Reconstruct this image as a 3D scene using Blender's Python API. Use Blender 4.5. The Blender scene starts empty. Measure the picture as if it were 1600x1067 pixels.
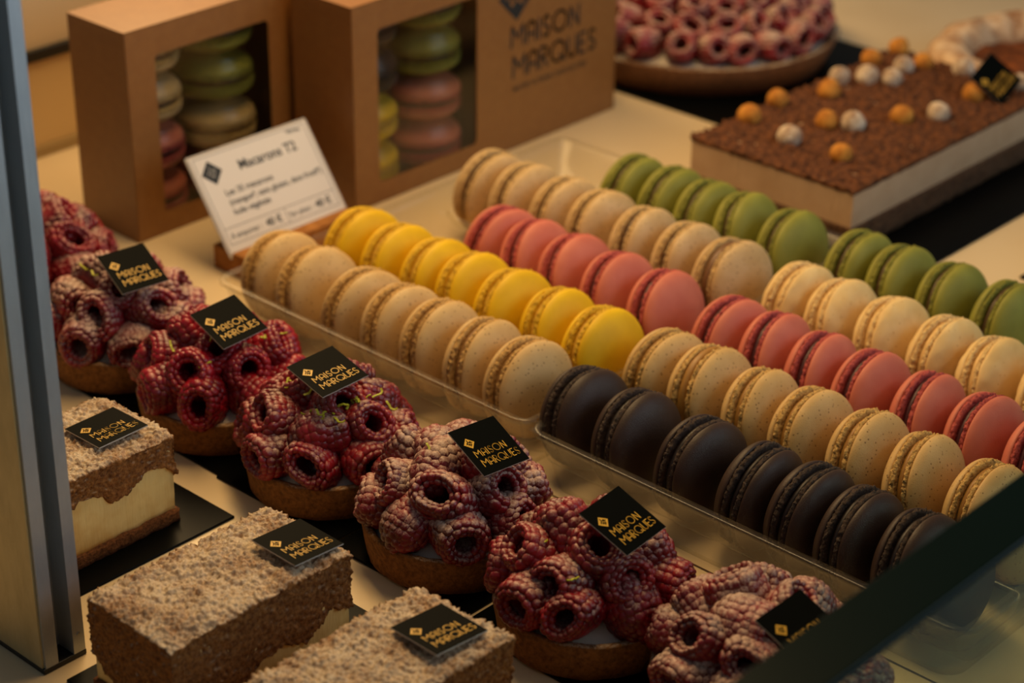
import bpy, bmesh, math, random
from mathutils import Vector, Matrix, noise, Euler
# All measurements below are written in centimetres; S turns them into metres.
S = 0.01
PI = math.pi
rnd = random.Random(7)
scene = bpy.context.scene
COL = scene.collection

# ------------------------------------------------------------------ helpers
def lin(h):
    h = h.lstrip('#')
    v = [int(h[i:i+2], 16) / 255 for i in (0, 2, 4)]
    return tuple((c / 12.92 if c <= .04045 else ((c + .055) / 1.055) ** 2.4) for c in v) + (1,)

def put(name, me, parent=None, loc=(0, 0, 0), rot=(0, 0, 0), scale=1.0):
    o = bpy.data.objects.new(name, me)
    COL.objects.link(o)
    o.location = [c * S for c in loc]
    o.rotation_euler = rot
    o.scale = (scale,) * 3
    if parent: o.parent = parent
    return o

def mesh(bm, name, mats, smooth=True):
    me = bpy.data.meshes.new(name)
    bmesh.ops.transform(bm, matrix=Matrix.Scale(S, 4), verts=bm.verts)
    bm.normal_update()
    bm.to_mesh(me); bm.free()
    for m in (mats if isinstance(mats, (list, tuple)) else [mats]): me.materials.append(m)
    if smooth:
        for p in me.polygons: p.use_smooth = True
    return me

def tag(o, label=None, cat=None, group=None, kind=None):
    if label: o['label'] = label
    if cat: o['category'] = cat
    if group: o['group'] = group
    if kind: o['kind'] = kind
    return o

def thing(name, label, cat, loc=(0, 0, 0), rot=(0, 0, 0), group=None):
    o = put(name, None, None, loc, rot)
    o.empty_display_size = .01
    return tag(o, label, cat, group)

def copy_obj(o, parent=None):
    c = o.copy(); COL.objects.link(c)
    if parent is not None: c.parent = parent
    return c

def copy_tree(o, parent=None):
    c = copy_obj(o, parent)
    for ch in [k for k in bpy.data.objects if k.parent == o]:
        copy_tree(ch, c)
    return c

def box(bm, x0, x1, y0, y1, z0, z1, mi=0):
    vs = [bm.verts.new(p) for p in ((x0,y0,z0),(x1,y0,z0),(x1,y1,z0),(x0,y1,z0),(x0,y0,z1),(x1,y0,z1),(x1,y1,z1),(x0,y1,z1))]
    for f in ((3,2,1,0),(4,5,6,7),(0,1,5,4),(1,2,6,5),(2,3,7,6),(3,0,4,7)):
        bm.faces.new([vs[i] for i in f]).material_index = mi
    return vs

def bevel(bm, w, seg=2):
    bmesh.ops.bevel(bm, geom=bm.edges[:], offset=w, segments=seg, affect='EDGES', profile=.5)

def bevbox(*a, w=.05, seg=2):
    bm = bmesh.new(); box(bm, *a); bevel(bm, w, seg); return bm

def lathe(bm, prof, n=64, fn=None, cap0=False, cap1=False):
    """prof: list of (r, z). fn(r, z, ang) -> (r, z). Returns rings."""
    rings = []
    for r, z in prof:
        ring = []
        if r < 1e-5:
            rings.append([bm.verts.new((0, 0, z))]); continue
        for k in range(n):
            a = 2 * PI * k / n
            rr, zz = (r, z) if fn is None else fn(r, z, a)
            ring.append(bm.verts.new((rr * math.cos(a), rr * math.sin(a), zz)))
        rings.append(ring)
    for A, B in zip(rings, rings[1:]):
        for k in range(n):
            k2 = (k + 1) % n
            if len(A) == 1 and len(B) == 1: continue
            if len(A) == 1: bm.faces.new((A[0], B[k], B[k2]))
            elif len(B) == 1: bm.faces.new((A[k], A[k2], B[0]))
            else: bm.faces.new((A[k], A[k2], B[k2], B[k]))
    if cap0: bm.faces.new(rings[0][::-1])
    if cap1: bm.faces.new(rings[-1])
    return rings

def prism(bm, pts, z0, z1, axis='z', mi=0):
    """closed outline pts [(u,v)], extruded between z0 and z1 along an axis"""
    def P(u, v, w):
        return {'z': (u, v, w), 'x': (w, u, v), 'y': (u, w, v)}[axis]
    a = [bm.verts.new(P(u, v, z0)) for u, v in pts]
    b = [bm.verts.new(P(u, v, z1)) for u, v in pts]
    n = len(pts)
    fs = [bm.faces.new(a[::-1]), bm.faces.new(b)]
    for i in range(n): fs.append(bm.faces.new((a[i], a[(i+1) % n], b[(i+1) % n], b[i])))
    for f in fs: f.material_index = mi
    bmesh.ops.recalc_face_normals(bm, faces=bm.faces[:])

def rrect(x0, x1, y0, y1, r, n=5):
    out = []
    for cx, cy, a0 in ((x1-r, y0+r, -PI/2), (x1-r, y1-r, 0), (x0+r, y1-r, PI/2), (x0+r, y0+r, PI)):
        for k in range(n + 1):
            a = a0 + PI/2 * k / n
            out.append((cx + r*math.cos(a), cy + r*math.sin(a)))
    return out

def vor(x, y, z, f):
    return noise.voronoi(Vector((x*f, y*f, z*f)))[0][0]

def slab(x0, x1, y0, y1, lo, hi, step, disp):
    """dense closed block; lo/hi are functions (x,y)->z; disp(p, n)->offset length along outward n"""
    bm = bmesh.new()
    nx = max(1, round((x1-x0)/step)); ny = max(1, round((y1-y0)/step))
    zr = hi((x0+x1)/2, (y0+y1)/2) - lo((x0+x1)/2, (y0+y1)/2)
    nz = max(1, round(zr/step))
    V = {}
    def v(i, j, k):
        if (i, j, k) in V: return V[i, j, k]
        x = x0 + (x1-x0)*i/nx; y = y0 + (y1-y0)*j/ny
        z = lo(x, y) + (hi(x, y) - lo(x, y))*k/nz
        n = Vector(((i == nx) - (i == 0), (j == ny) - (j == 0), (k == nz) - (k == 0)))
        n.normalize()
        p = Vector((x, y, z)); p += n * disp(p, n)
        V[i, j, k] = bm.verts.new(p); return V[i, j, k]
    for i in range(nx):
        for j in range(ny):
            bm.faces.new((v(i,j,nz), v(i+1,j,nz), v(i+1,j+1,nz), v(i,j+1,nz)))
            bm.faces.new((v(i,j,0), v(i,j+1,0), v(i+1,j+1,0), v(i+1,j,0)))
    for k in range(nz):
        for i in range(nx):
            bm.faces.new((v(i,0,k), v(i+1,0,k), v(i+1,0,k+1), v(i,0,k+1)))
            bm.faces.new((v(i,ny,k), v(i,ny,k+1), v(i+1,ny,k+1), v(i+1,ny,k)))
        for j in range(ny):
            bm.faces.new((v(0,j,k), v(0,j,k+1), v(0,j+1,k+1), v(0,j+1,k)))
            bm.faces.new((v(nx,j,k), v(nx,j+1,k), v(nx,j+1,k+1), v(nx,j,k+1)))
    return bm

# ---------------------------------------------------------------- materials
class NT:
    def __init__(s, name):
        s.m = bpy.data.materials.new(name); s.m.use_nodes = True
        s.t = s.m.node_tree; s.t.nodes.clear()
        s.out = s.n('ShaderNodeOutputMaterial')
    def n(s, kind, **kw):
        nd = s.t.nodes.new(kind)
        for k, v in kw.items():
            if k in nd.inputs: nd.inputs[k].default_value = v
            else: setattr(nd, k, v)
        return nd
    def l(s, a, b): s.t.links.new(a, b)
    def coords(s, scale=1.0, stretch=(1, 1, 1)):
        """object coordinates measured in centimetres"""
        tc = s.n('ShaderNodeTexCoord'); mp = s.n('ShaderNodeMapping')
        mp.inputs['Scale'].default_value = [100*scale*k for k in stretch]
        s.l(tc.outputs['Object'], mp.inputs['Vector']); return mp.outputs['Vector']
    def noise(s, vec, scale, detail=3, rough=.5):
        n = s.n('ShaderNodeTexNoise'); n.inputs['Scale'].default_value = scale
        n.inputs['Detail'].default_value = detail; n.inputs['Roughness'].default_value = rough
        s.l(vec, n.inputs['Vector']); return n.outputs['Fac']
    def ramp(s, fac, stops, interp='LINEAR'):
        r = s.n('ShaderNodeValToRGB'); r.color_ramp.interpolation = interp
        e = r.color_ramp.elements
        while len(e) < len(stops): e.new(.5)
        for el, (p, c) in zip(e, stops):
            el.position = p
            el.color = lin(c) if isinstance(c, str) else (c, c, c, 1)
        s.l(fac, r.inputs['Fac']); return r.outputs['Color']
    def mix(s, fac, a, b):
        m = s.n('ShaderNodeMix', data_type='RGBA')
        for sock, v in ((m.inputs[0], fac), (m.inputs[6], a), (m.inputs[7], b)):
            if isinstance(v, str): sock.default_value = lin(v)
            elif isinstance(v, (int, float)): sock.default_value = v
            elif isinstance(v, tuple): sock.default_value = v
            else: s.l(v, sock)
        return m.outputs[2]
    def math(s, op, a, b=None):
        m = s.n('ShaderNodeMath', operation=op)
        for i, v in enumerate((a, b)):
            if v is None: continue
            if isinstance(v, (int, float)): m.inputs[i].default_value = v
            else: s.l(v, m.inputs[i])
        return m.outputs[0]
    def bsdf(s, col, rough=.6, bump=None, bd=.02, **kw):
        b = s.n('ShaderNodeBsdfPrincipled')
        for sock, v in ((b.inputs['Base Color'], col), (b.inputs['Roughness'], rough)):
            if isinstance(v, str): sock.default_value = lin(v)
            elif isinstance(v, (int, float)): sock.default_value = v
            else: s.l(v, sock)
        for k, v in kw.items():
            k = k.replace('_', ' ')
            b.inputs[k].default_value = v
        if bump is not None:
            bp = s.n('ShaderNodeBump'); bp.inputs['Distance'].default_value = bd * S
            s.l(bump, bp.inputs['Height']); s.l(bp.outputs['Normal'], b.inputs['Normal'])
        s.l(b.outputs[0], s.out.inputs[0]); return b

def plain(name, col, rough=.5, **kw):
    t = NT(name); t.bsdf(col, rough, **kw); return t.m

def mat_shell(name, base, base2, speck=None, amount=.0, rough=.62):
    t = NT(name); v = t.coords()
    big = t.noise(v, .9, 3)
    col = t.mix(t.ramp(big, [(.35, 0.0), (.65, 1.0)]), base, base2)
    fine = t.noise(v, 22, 2)
    if speck:
        vo = t.n('ShaderNodeTexVoronoi'); vo.inputs['Scale'].default_value = 5.5
        t.l(v, vo.inputs['Vector'])
        gate = t.noise(v, 4.5, 1)
        a = t.ramp(vo.outputs['Distance'], [(.0, 1.0), (.16, 1.0), (.24, 0.0)])
        b = t.ramp(gate, [(.55 - amount, 0.0), (.62 - amount, 1.0)])
        col = t.mix(t.math('MULTIPLY', t.math('MULTIPLY', a, b), .75), col, speck)
    t.bsdf(col, rough, fine, .012, Subsurface_Weight=0.0, Specular_IOR_Level=.35)
    return t.m

def mat_foot(name, light, dark):
    t = NT(name); v = t.coords()
    n = t.noise(v, 7, 4, .65)
    col = t.ramp(n, [(.32, dark), (.49, light)])
    t.bsdf(col, .75, n, .12)
    return t.m

def mat_berry(name, sugar, red='#96161F', deep='#560610'):
    t = NT(name); v = t.coords()
    n = t.noise(v, .8, 2)
    col = t.mix(t.ramp(n, [(.35, 0.0), (.65, 1.0)]), red, deep)
    g = t.n('ShaderNodeNewGeometry'); sx = t.n('ShaderNodeSeparateXYZ')
    t.l(g.outputs['Normal'], sx.inputs[0])
    up = t.ramp(sx.outputs['Z'], [(.0, 0.0), (.85, 1.0)])      # powder settles on what faces up
    gr = t.noise(v, 11, 4, .75)
    patch = t.noise(v, 1.3, 2)
    f = t.math('ADD', t.math('MULTIPLY', up, .34), t.math('MULTIPLY', patch, .55))
    f = t.math('ADD', f, t.math('MULTIPLY', gr, 1.05))
    lo = 1.42 - .36 * sugar
    f = t.ramp(t.math('MULTIPLY', f, .6), [(lo*.6, 0.0), ((lo+.34)*.6, 1.0)])
    f = t.math('MULTIPLY', f, min(1, .3 + .4*sugar))
    col2 = t.mix(f, col, '#D6B9A4')
    r = t.math('ADD', t.math('MULTIPLY', f, .5), .3)
    b = t.bsdf(col2, r, gr, .02, Subsurface_Weight=.0, Coat_Weight=.12)
    return t.m

def mat_baked(name, light, dark, sugar=0.0, nscale=3, bump=.08):
    t = NT(name); v = t.coords()
    n = t.noise(v, nscale, 5, .65)
    col = t.ramp(n, [(.32, dark), (.62, light)])
    if sugar:
        g = t.n('ShaderNodeNewGeometry'); sx = t.n('ShaderNodeSeparateXYZ')
        t.l(g.outputs['Normal'], sx.inputs[0])
        up = t.ramp(sx.outputs['Z'], [(.35, 0.0), (.95, 1.0)])
        gr = t.noise(v, 9, 4, .7); pt = t.noise(v, .55, 2)
        f = t.math('ADD', t.math('MULTIPLY', gr, .7), t.math('MULTIPLY', pt, .6))
        f = t.ramp(f, [(.78 - .25*sugar, 0.0), (1.0 - .2*sugar, 1.0)])
        f = t.math('MULTIPLY', f, up)
        col = t.mix(t.math('MULTIPLY', f, .85), col, '#E6D3B4')
    t.bsdf(col, .8, n, bump, Specular_IOR_Level=.25)
    return t.m

def mat_clear(name, tint=(.93, .92, .88), gloss=.25, rough=.06, haze=0.0):
    """thin clear plastic or pane: tinted see-through with a fresnel reflection"""
    t = NT(name)
    tr = t.n('ShaderNodeBsdfTransparent'); tr.inputs[0].default_value = tint + (1,)
    gl = t.n('ShaderNodeBsdfGlossy'); gl.inputs['Roughness'].default_value = rough
    gl.inputs['Color'].default_value = (.9, .9, .9, 1)
    lw = t.n('ShaderNodeLayerWeight'); lw.inputs['Blend'].default_value = .5
    fr = t.math('ADD', t.math('MULTIPLY', t.math('POWER', lw.outputs['Facing'], 3.5), gloss), .035)
    mx = t.n('ShaderNodeMixShader')
    t.l(fr, mx.inputs[0]); t.l(tr.outputs[0], mx.inputs[1]); t.l(gl.outputs[0], mx.inputs[2])
    last = mx
    if haze:
        df = t.n('ShaderNodeBsdfDiffuse'); df.inputs[0].default_value = (.75, .8, .75, 1)
        m2 = t.n('ShaderNodeMixShader'); m2.inputs[0].default_value = haze
        t.l(mx.outputs[0], m2.inputs[1]); t.l(df.outputs[0], m2.inputs[2]); last = m2
    t.l(last.outputs[0], t.out.inputs[0])
    return t.m

def mat_pane():
    t = NT('pane_glass')
    g = t.n('ShaderNodeBsdfGlass'); g.inputs['IOR'].default_value = 1.5; g.inputs['Roughness'].default_value = 0.0
    g.inputs['Color'].default_value = (.76, .84, .76, 1)
    t.l(g.outputs[0], t.out.inputs[0]); return t.m

def mat_kraft():
    t = NT('kraft_board'); v = t.coords()
    n = t.noise(v, 1.6, 5, .7)
    f = t.noise(t.coords(1, (1, 1, 9)), 4, 3)
    col = t.mix(t.ramp(n, [(.3, 0.0), (.7, 1.0)]), '#835628', '#8F6130')
    t.bsdf(col, .42, f, .004, Specular_IOR_Level=.5)
    return t.m

def mat_counter():
    t = NT('cream_laminate'); v = t.coords()
    n = t.noise(v, .12, 3); m = t.noise(v, 3, 4)
    col = t.mix(t.ramp(n, [(.3, 0.0), (.7, 1.0)]), '#DDC7A0', '#D3BB92')
    t.bsdf(col, t.ramp(m, [(.3, .28), (.7, .42)]), None, Specular_IOR_Level=.4)
    return t.m

def mat_alu(name, streak=(1, 1, .05), base='#8798A6', rough=.34, metal=.8, second='#9AA9B6'):
    t = NT(name)
    n = t.noise(t.coords(1, streak), 9, 3); w = t.noise(t.coords(1, (1, 1, .35)), 1.8, 4, .7)
    col = t.mix(t.ramp(w, [(.4, 0.0), (.75, 1.0)]), base, second)
    t.bsdf(col, t.ramp(n, [(.3, rough), (.7, rough + .12)]), n, .003, Metallic=metal)
    return t.m

def mat_cream_streaks(name, a, b):
    t = NT(name); n = t.noise(t.coords(1, (1, 1, .12)), 5, 3); m = t.noise(t.coords(), .7, 3)
    col = t.mix(t.ramp(m, [(.35, 0.0), (.7, 1.0)]), a, b)
    t.bsdf(col, .5, n, .05, Subsurface_Weight=0.0)
    return t.m

M = dict(
    kraft=mat_kraft(), counter=mat_counter(), clear=mat_clear('clear_tray_plastic', (.965, .955, .92), .3, .26),
    film=mat_clear('window_film', (.86, .87, .86), .2, .12), dark=plain('black_rubber', '#0E0F0E', .5),
    board=plain('black_card_board', '#050606', .4, Specular_IOR_Level=.07), alu=mat_alu('brushed_aluminium', base='#9EA4A6', metal=.5, second='#A8ADAE'),
    plate=mat_alu('scuffed_plate_warm_reflection', (1, 1, .12), '#C4B485', .5, .5, '#B5A577'),  # warm reflection on the aluminium is put into the plate's base colour
    ink=plain('black_ink', '#10171A', .6), gold=plain('gold_print', '#D2A02C', .45),
    card=plain('black_card', '#060806', .55, Specular_IOR_Level=.03), edge=plain('white_card_edge', '#B9B2A6', .6),
    paper=plain('white_paper', '#D5CFC8', .45), grey=plain('grey_rule_line', '#8A8784', .6),
    wood=mat_baked('warm_wood', '#A56E34', '#82501F', 0, 1.2, .01),
    crust=mat_baked('golden_crust', '#96642F', '#643E1A', .55, 5, .09),
    cream=plain('tart_cream', '#D9CDBB', .45), zest=plain('lime_zest', '#A7A81F', .6),
    crumb=mat_baked('sugared_crumble', '#A06A34', '#5E3416', 1.3, 6, .10),
    sponge=mat_baked('brown_biscuit', '#8A5428', '#4A2810', 0, 7, .12),
    custard=mat_cream_streaks('pale_custard', '#EACB80', '#CF9C4C'),
    mousse=mat_cream_streaks('smooth_praline_mousse', '#C2A080', '#B89574'),
    flakes=mat_baked('chocolate_flakes', '#784828', '#241008', 0, 3.0, .2),
    nut=mat_baked('roasted_hazelnut', '#C98A38', '#97561A', 0, 1.6, .02),
    nutw=mat_baked('sugar_dusted_hazelnut', '#D8C6AE', '#7E5434', .3, 1.8, .02),
    choux=mat_baked('dusted_pastry', '#D9B48C', '#8E5A30', .7, 1.1, .08),
    caramel=mat_baked('caramelised_filling', '#8E4C1E', '#3A1C0C', 0, 1.0, .08),
    wallp=plain('cream_back_panel', '#C9AC78', .5), glassedge=plain('dark_green_glass_edge', '#03120B', .3, Specular_IOR_Level=.08),
    pane=mat_pane(),
    choc=plain('chocolate_dessert', '#2B140C', .35),
    steel=mat_alu('grey_steel', (1, 1, 1), '#6E6A60', .4, .8),
)

# ---------------------------------------------------------------- setting
GAP = -2.72
def struct(name, bm, m, smooth=False):
    return tag(put(name, mesh(bm, name, m, smooth)), kind='structure')
bm = bmesh.new(); box(bm, -24.4, 46, -75, GAP - .06, -2, 0); struct('counter_front', bm, M['counter'])
bm = bmesh.new(); box(bm, -24.4, 46, GAP + .06, 110, -2, 0); struct('counter_back', bm, M['counter'])
bm = bmesh.new(); box(bm, -24.4, 46, GAP - .06, GAP + .06, -2, -.35); struct('counter_seam', bm, M['dark'])
bm = bmesh.new(); box(bm, -25.4, -24.4, -75, 110, -2, 5.4); struct('wall_back', bm, M['wallp'])
bm = bevbox(-25.2, -24.1, -75, 110, 5.4, 6.05, w=.08); struct('trim_1', bm, M['dark'])
bm = bmesh.new(); box(bm, -25.4, -24.4, -75, 110, 6.05, 12); struct('wall_back_upper', bm, plain('pale_upper_panel', '#CBB48C', .55))
bm = bmesh.new(); box(bm, -24.38, -24.15, -75, 110, 0.002, .55); struct('trim_2', bm, plain('grey_tan_strip', '#9A8358', .5))  # greyish tan strip along the foot of the back wall

# metal post standing at the left
t = thing('metal_post', 'tall brushed aluminium post with a slotted channel at the left edge', 'post', (14.05, -22.95, 0))
# outline seen from above, local coordinates
out = [(-3.6, -.85), (0, -.85), (0, -.32), (-.9, -.32), (-.9, .36), (0, .36), (0, .85), (-3.6, .85)]
bm = bmesh.new(); prism(bm, out, .22, 48)
put('channel_profile', mesh(bm, 'channel_profile', M['alu'], False), t)
bm = bmesh.new(); box(bm, -3.6, -.12, -.93, -.852, .22, 48)
tag(put('side_plate', mesh(bm, 'side_plate', M['plate'], False), t), 'scuffed plate with a warm reflection in its colour')
bm = bevbox(-3.62, .02, -.95, .88, 0.003, .22, w=.04); put('foot_gasket', mesh(bm, 'foot_gasket', M['dark'], False), t)
bm = bmesh.new(); lathe(bm, [(0, 0), (.07, 0), (.07, .03), (0, .03)], 16)
put('screw', mesh(bm, 'screw', M['steel']), t, (0, .6, 1.0), (0, PI/2, 0))

# glass pane in front, its thick polished edge towards the lens
t = thing('glass_pane', 'low front glass pane with a thick dark green edge, out of focus', 'glass', (42, 0, 0))
bm = bmesh.new(); box(bm, 0, 1.8, -60, 70, 0.01, 12.9); put('pane', mesh(bm, 'pane', M['pane'], False), t)
bm = bevbox(-.02, 1.85, -60, 70, 12.9, 13.2, w=.06)
put('polished_edge', mesh(bm, 'polished_edge', M['glassedge'], False), t)

# ---------------------------------------------------------------- lettering
def arc(cx, cy, rx, ry, a0, a1, n=14):
    return [(cx + rx*math.cos(math.radians(a0 + (a1-a0)*k/n)), cy + ry*math.sin(math.radians(a0 + (a1-a0)*k/n))) for k in range(n+1)]
GLY = {
 'M': (.86, [[(0, 0), (.04, 1), (.43, .42), (.82, 1), (.86, 0)]]),
 'A': (.56, [[(0, 0)] + [(0, .62)] + arc(.28, .66, .28, .34, 180, 0) + [(.56, 0)], [(0, .36), (.56, .36)]]),
 'I': (.02, [[(.01, 0), (.01, 1)]]),
 'S': (.46, [arc(.24, .74, .2, .26, 30, 180)[:] + [(.08, .56), (.36, .42)] + arc(.23, .27, .21, .27, 0, -150)]),
 'O': (1.0, [arc(.5, .52, .5, .5, 0, 360, 28)]),
 'N': (.6, [[(0, 0), (0, 1), (.6, 0), (.6, 1)]]),
 'R': (.5, [[(0, 0), (0, 1)] + arc(.2, .74, .26, .26, 90, -90) + [(.0, .48)], [(.2, .48), (.5, 0)]]),
 'Q': (1.0, [arc(.5, .52, .5, .5, 0, 360, 28), [(.62, .28), (1.04, -.02)]]),
 'U': (.56, [[(0, 1), (0, .3)] + arc(.28, .3, .28, .3, 180, 360) + [(.56, 1)]]),
 'E': (.42, [[(.42, 1), (0, 1), (0, 0), (.42, 0)], [(0, .5), (.36, .5)]]),
}
def ribbon(bm, pts, w, z0, z1):
    for (x0, y0), (x1, y1) in zip(pts, pts[1:]):
        d = Vector((x1-x0, y1-y0)); L = d.length
        if L < 1e-6: continue
        d /= L; n = Vector((-d.y, d.x)) * w/2; e = d * w * .35
        c = [Vector((x0, y0)) - e + n, Vector((x0, y0)) - e - n, Vector((x1, y1)) + e - n, Vector((x1, y1)) + e + n]
        a = [bm.verts.new((p.x, p.y, z0)) for p in c]; b = [bm.verts.new((p.x, p.y, z1)) for p in c]
        bm.faces.new(b)
        for i in range(4): bm.faces.new((a[i], a[(i+1) % 4], b[(i+1) % 4], b[i]))
def word(bm, txt, x0, x1, y, h, w, z0, z1):
    """letters of a word between x0 and x1 on baseline y"""
    tot = sum(GLY[c][0] for c in txt); gap = ((x1-x0)/h - tot) / (len(txt)-1)
    x = x0
    for c in txt:
        gw, st = GLY[c]
        for s in st: ribbon(bm, [(x + px*h, y + py*h) for px, py in s], w, z0, z1)
        x += (gw + gap) * h
def diamond(bm, cx, cy, r, z0, z1):
    prism(bm, [(cx+r, cy), (cx, cy+r), (cx-r, cy), (cx, cy-r)], z0, z1)
def monogram(bm, cx, cy, r, w, z0, z1):
    for s in ([(-.55, -.1), (-.1, .35), (.1, .1), (.3, .35), (.6, 0)], [(-.3, -.35), (0, -.1), (0, -.6)],
              [(.3, .35), (.3, -.3)], [(-.1, .35), (-.1, .7)], [(-.45, .1), (.25, -.45)]):
        ribbon(bm, [(cx + a*r, cy + b*r) for a, b in s], w, z0, z1)

# card local frame: x reads along the words, y is up the letters, z is the face
H = 2.26
bm = bmesh.new(); box(bm, 0, H, 0, H, -.05, 0, 0)
bm.faces.ensure_lookup_table()
for f in bm.faces: f.material_index = 0 if abs(f.normal.z) > .5 or f.calc_center_median().z > -.001 else 1
bmesh.ops.translate(bm, verts=bm.verts, vec=(-H/2, -H/2, 0))
me_card = mesh(bm, 'card_face', [M['card'], M['edge']], False)
c_ = H/2
bm = bmesh.new(); diamond(bm, .193*H-c_, .66*H-c_, .112*H, .002, .016); me_logo = mesh(bm, 'logo', M['gold'], False)
bm = bmesh.new(); monogram(bm, .193*H-c_, .66*H-c_, .1*H, .032, .016, .022); me_mono = mesh(bm, 'monogram', M['card'], False)
bm = bmesh.new()
word(bm, 'MAISON', .14*H-c_, .79*H-c_, .36*H-c_, .135*H, .031, .002, .016)
word(bm, 'MARQUES', .145*H-c_, .93*H-c_, .155*H-c_, .14*H, .031, .002, .016)
me_let = mesh(bm, 'lettering', M['gold'], False)
def make_card(label, loc, tilt):
    """tilt: extra euler (about world x, y, z in degrees) added to lying flat with words along +y"""
    a, b, c = [math.radians(v) for v in tilt]
    R = Matrix.Rotation(c, 3, 'Z') @ Matrix.Rotation(b, 3, 'Y') @ Matrix.Rotation(a, 3, 'X') @ Matrix.Rotation(PI/2, 3, 'Z')
    t = thing('name_card', label, 'card', loc, R.to_euler(), 'black square name cards')
    put('card_face', me_card, t)
    lg = put('logo', me_logo, t); put('monogram', me_mono, lg)
    tag(put('lettering', me_let, t), 'gold lettering'); lg['label'] = 'gold diamond logo'
    return t

# ---------------------------------------------------------------- kraft boxes
def text_mesh(name, lines, mat, bold=0.0):
    """lines: (string, x, y, size, angle). Returns a mesh lying in local xy, metres."""
    bmt = bmesh.new()
    dg = bpy.context.evaluated_depsgraph_get()
    for s, x, y, size, off in lines:
        cu = bpy.data.curves.new('txt', 'FONT'); cu.body = s; cu.size = size; cu.offset = off; cu.extrude = .004
        ob = bpy.data.objects.new('txt', cu); COL.objects.link(ob)
        bpy.context.view_layer.update(); dg.update()
        m2 = bpy.data.meshes.new_from_object(ob.evaluated_get(dg))
        m2.transform(Matrix.Translation((x, y, .004)))
        bmt.from_mesh(m2)
        bpy.data.objects.remove(ob); bpy.data.curves.remove(cu); bpy.data.meshes.remove(m2)
    return mesh(bmt, name, mat, False)

W_, D_, H_ = 20.4, 4.4, 10.95   # a gift box: width along y, depth along x, height
def carton():
    bm = bmesh.new(); th = .06
    # five closed walls
    box(bm, -D_, 0, 0, th, 0, H_); box(bm, -D_, 0, W_-th, W_, 0, H_)
    box(bm, -D_, -D_+th, th, W_-th, 0, H_)
    box(bm, -D_+th, 0, th, W_-th, 0, th); box(bm, -D_+th, 0, th, W_-th, H_-th, H_)
    # front with a rounded window
    inner = rrect(1.75, 9.0, 1.15, 9.42, .28, 5)
    N = len(inner)
    outer = []
    cy, cz = 5.4, 5.3
    for (y, z) in inner:       # ray from window centre to the outer rectangle
        dy, dz = y-cy, z-cz
        k = min((((W_-cy) if dy > 0 else cy) / abs(dy)) if abs(dy) > 1e-6 else 1e9, (((H_-cz) if dz > 0 else cz) / abs(dz)) if abs(dz) > 1e-6 else 1e9)
        outer.append((cy+dy*k, cz+dz*k))
    # put exact corners
    for corner in ((0, 0), (W_, 0), (W_, H_), (0, H_)):
        i = min(range(N), key=lambda i: (outer[i][0]-corner[0])**2 + (outer[i][1]-corner[1])**2); outer[i] = corner
    for X, flip in ((0.0, 0), (-th, 1)):
        a = [bm.verts.new((X, y, z)) for y, z in inner]; b = [bm.verts.new((X, y, z)) for y, z in outer]
        for i in range(N):
            j = (i+1) % N
            bm.faces.new((a[i], b[i], b[j], a[j]) if not flip else (a[i], a[j], b[j], b[i]))
        if X == 0: A0 = a
        else:
            for i in range(N):
                j = (i+1) % N; bm.faces.new((A0[i], A0[j], a[j], a[i]))
    return mesh(bm, 'carton', M['kraft'], False)
me_carton = carton()
bm = bmesh.new(); box(bm, -.075, -.062, 1.5, 9.3, .9, 9.7); me_film = mesh(bm, 'window_film', M['film'], False)
bm = bmesh.new(); box(bm, -D_+.1, -.15, 9.4, 9.5, .1, H_-.1); box(bm, -D_+.1, -D_+.15, .1, 9.5, .1, H_-.1)
me_liner = mesh(bm, 'inner_liner', plain('dark_liner', '#1B2424', .4), False)
def insert_mesh():
    bm = bmesh.new()
    for cy in (2.35, 7.05):
        P = []
        nz = 56
        for k in range(nz+1):
            z = .12 + 10.6*k/nz
            ph = ((z - .17) % 2.55) / 2.55
            rr = 1.55 + .62*max(0, math.sin(ph*PI))**.45
            P.append([bm.verts.new((-2.25 + rr*math.cos(a)*.98, cy + rr*math.sin(a)*1.04, z)) for a in [math.radians(-88 + 176*i/20) for i in range(21)]])
        for A, B in zip(P, P[1:]):
            for i in range(20): bm.faces.new((A[i], A[i+1], B[i+1], B[i]))
    return mesh(bm, 'clear_insert', M['clear'])
me_ins = insert_mesh()
def gift_box(label, x, y):
    t = thing('gift_box', label, 'box', (x, y, .005), (0, 0, 0), 'kraft macaron gift boxes')
    put('carton', me_carton, t); put('window_film', me_film, t); put('inner_liner', me_liner, t); put('clear_insert', me_ins, t)
    return t
B1 = gift_box('left kraft gift box with a window, partly behind the white price sign', -11.7, .75)
B2 = gift_box('right kraft gift box printed with a diamond logo and large dark lettering', -6.7, 10.8)
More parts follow.
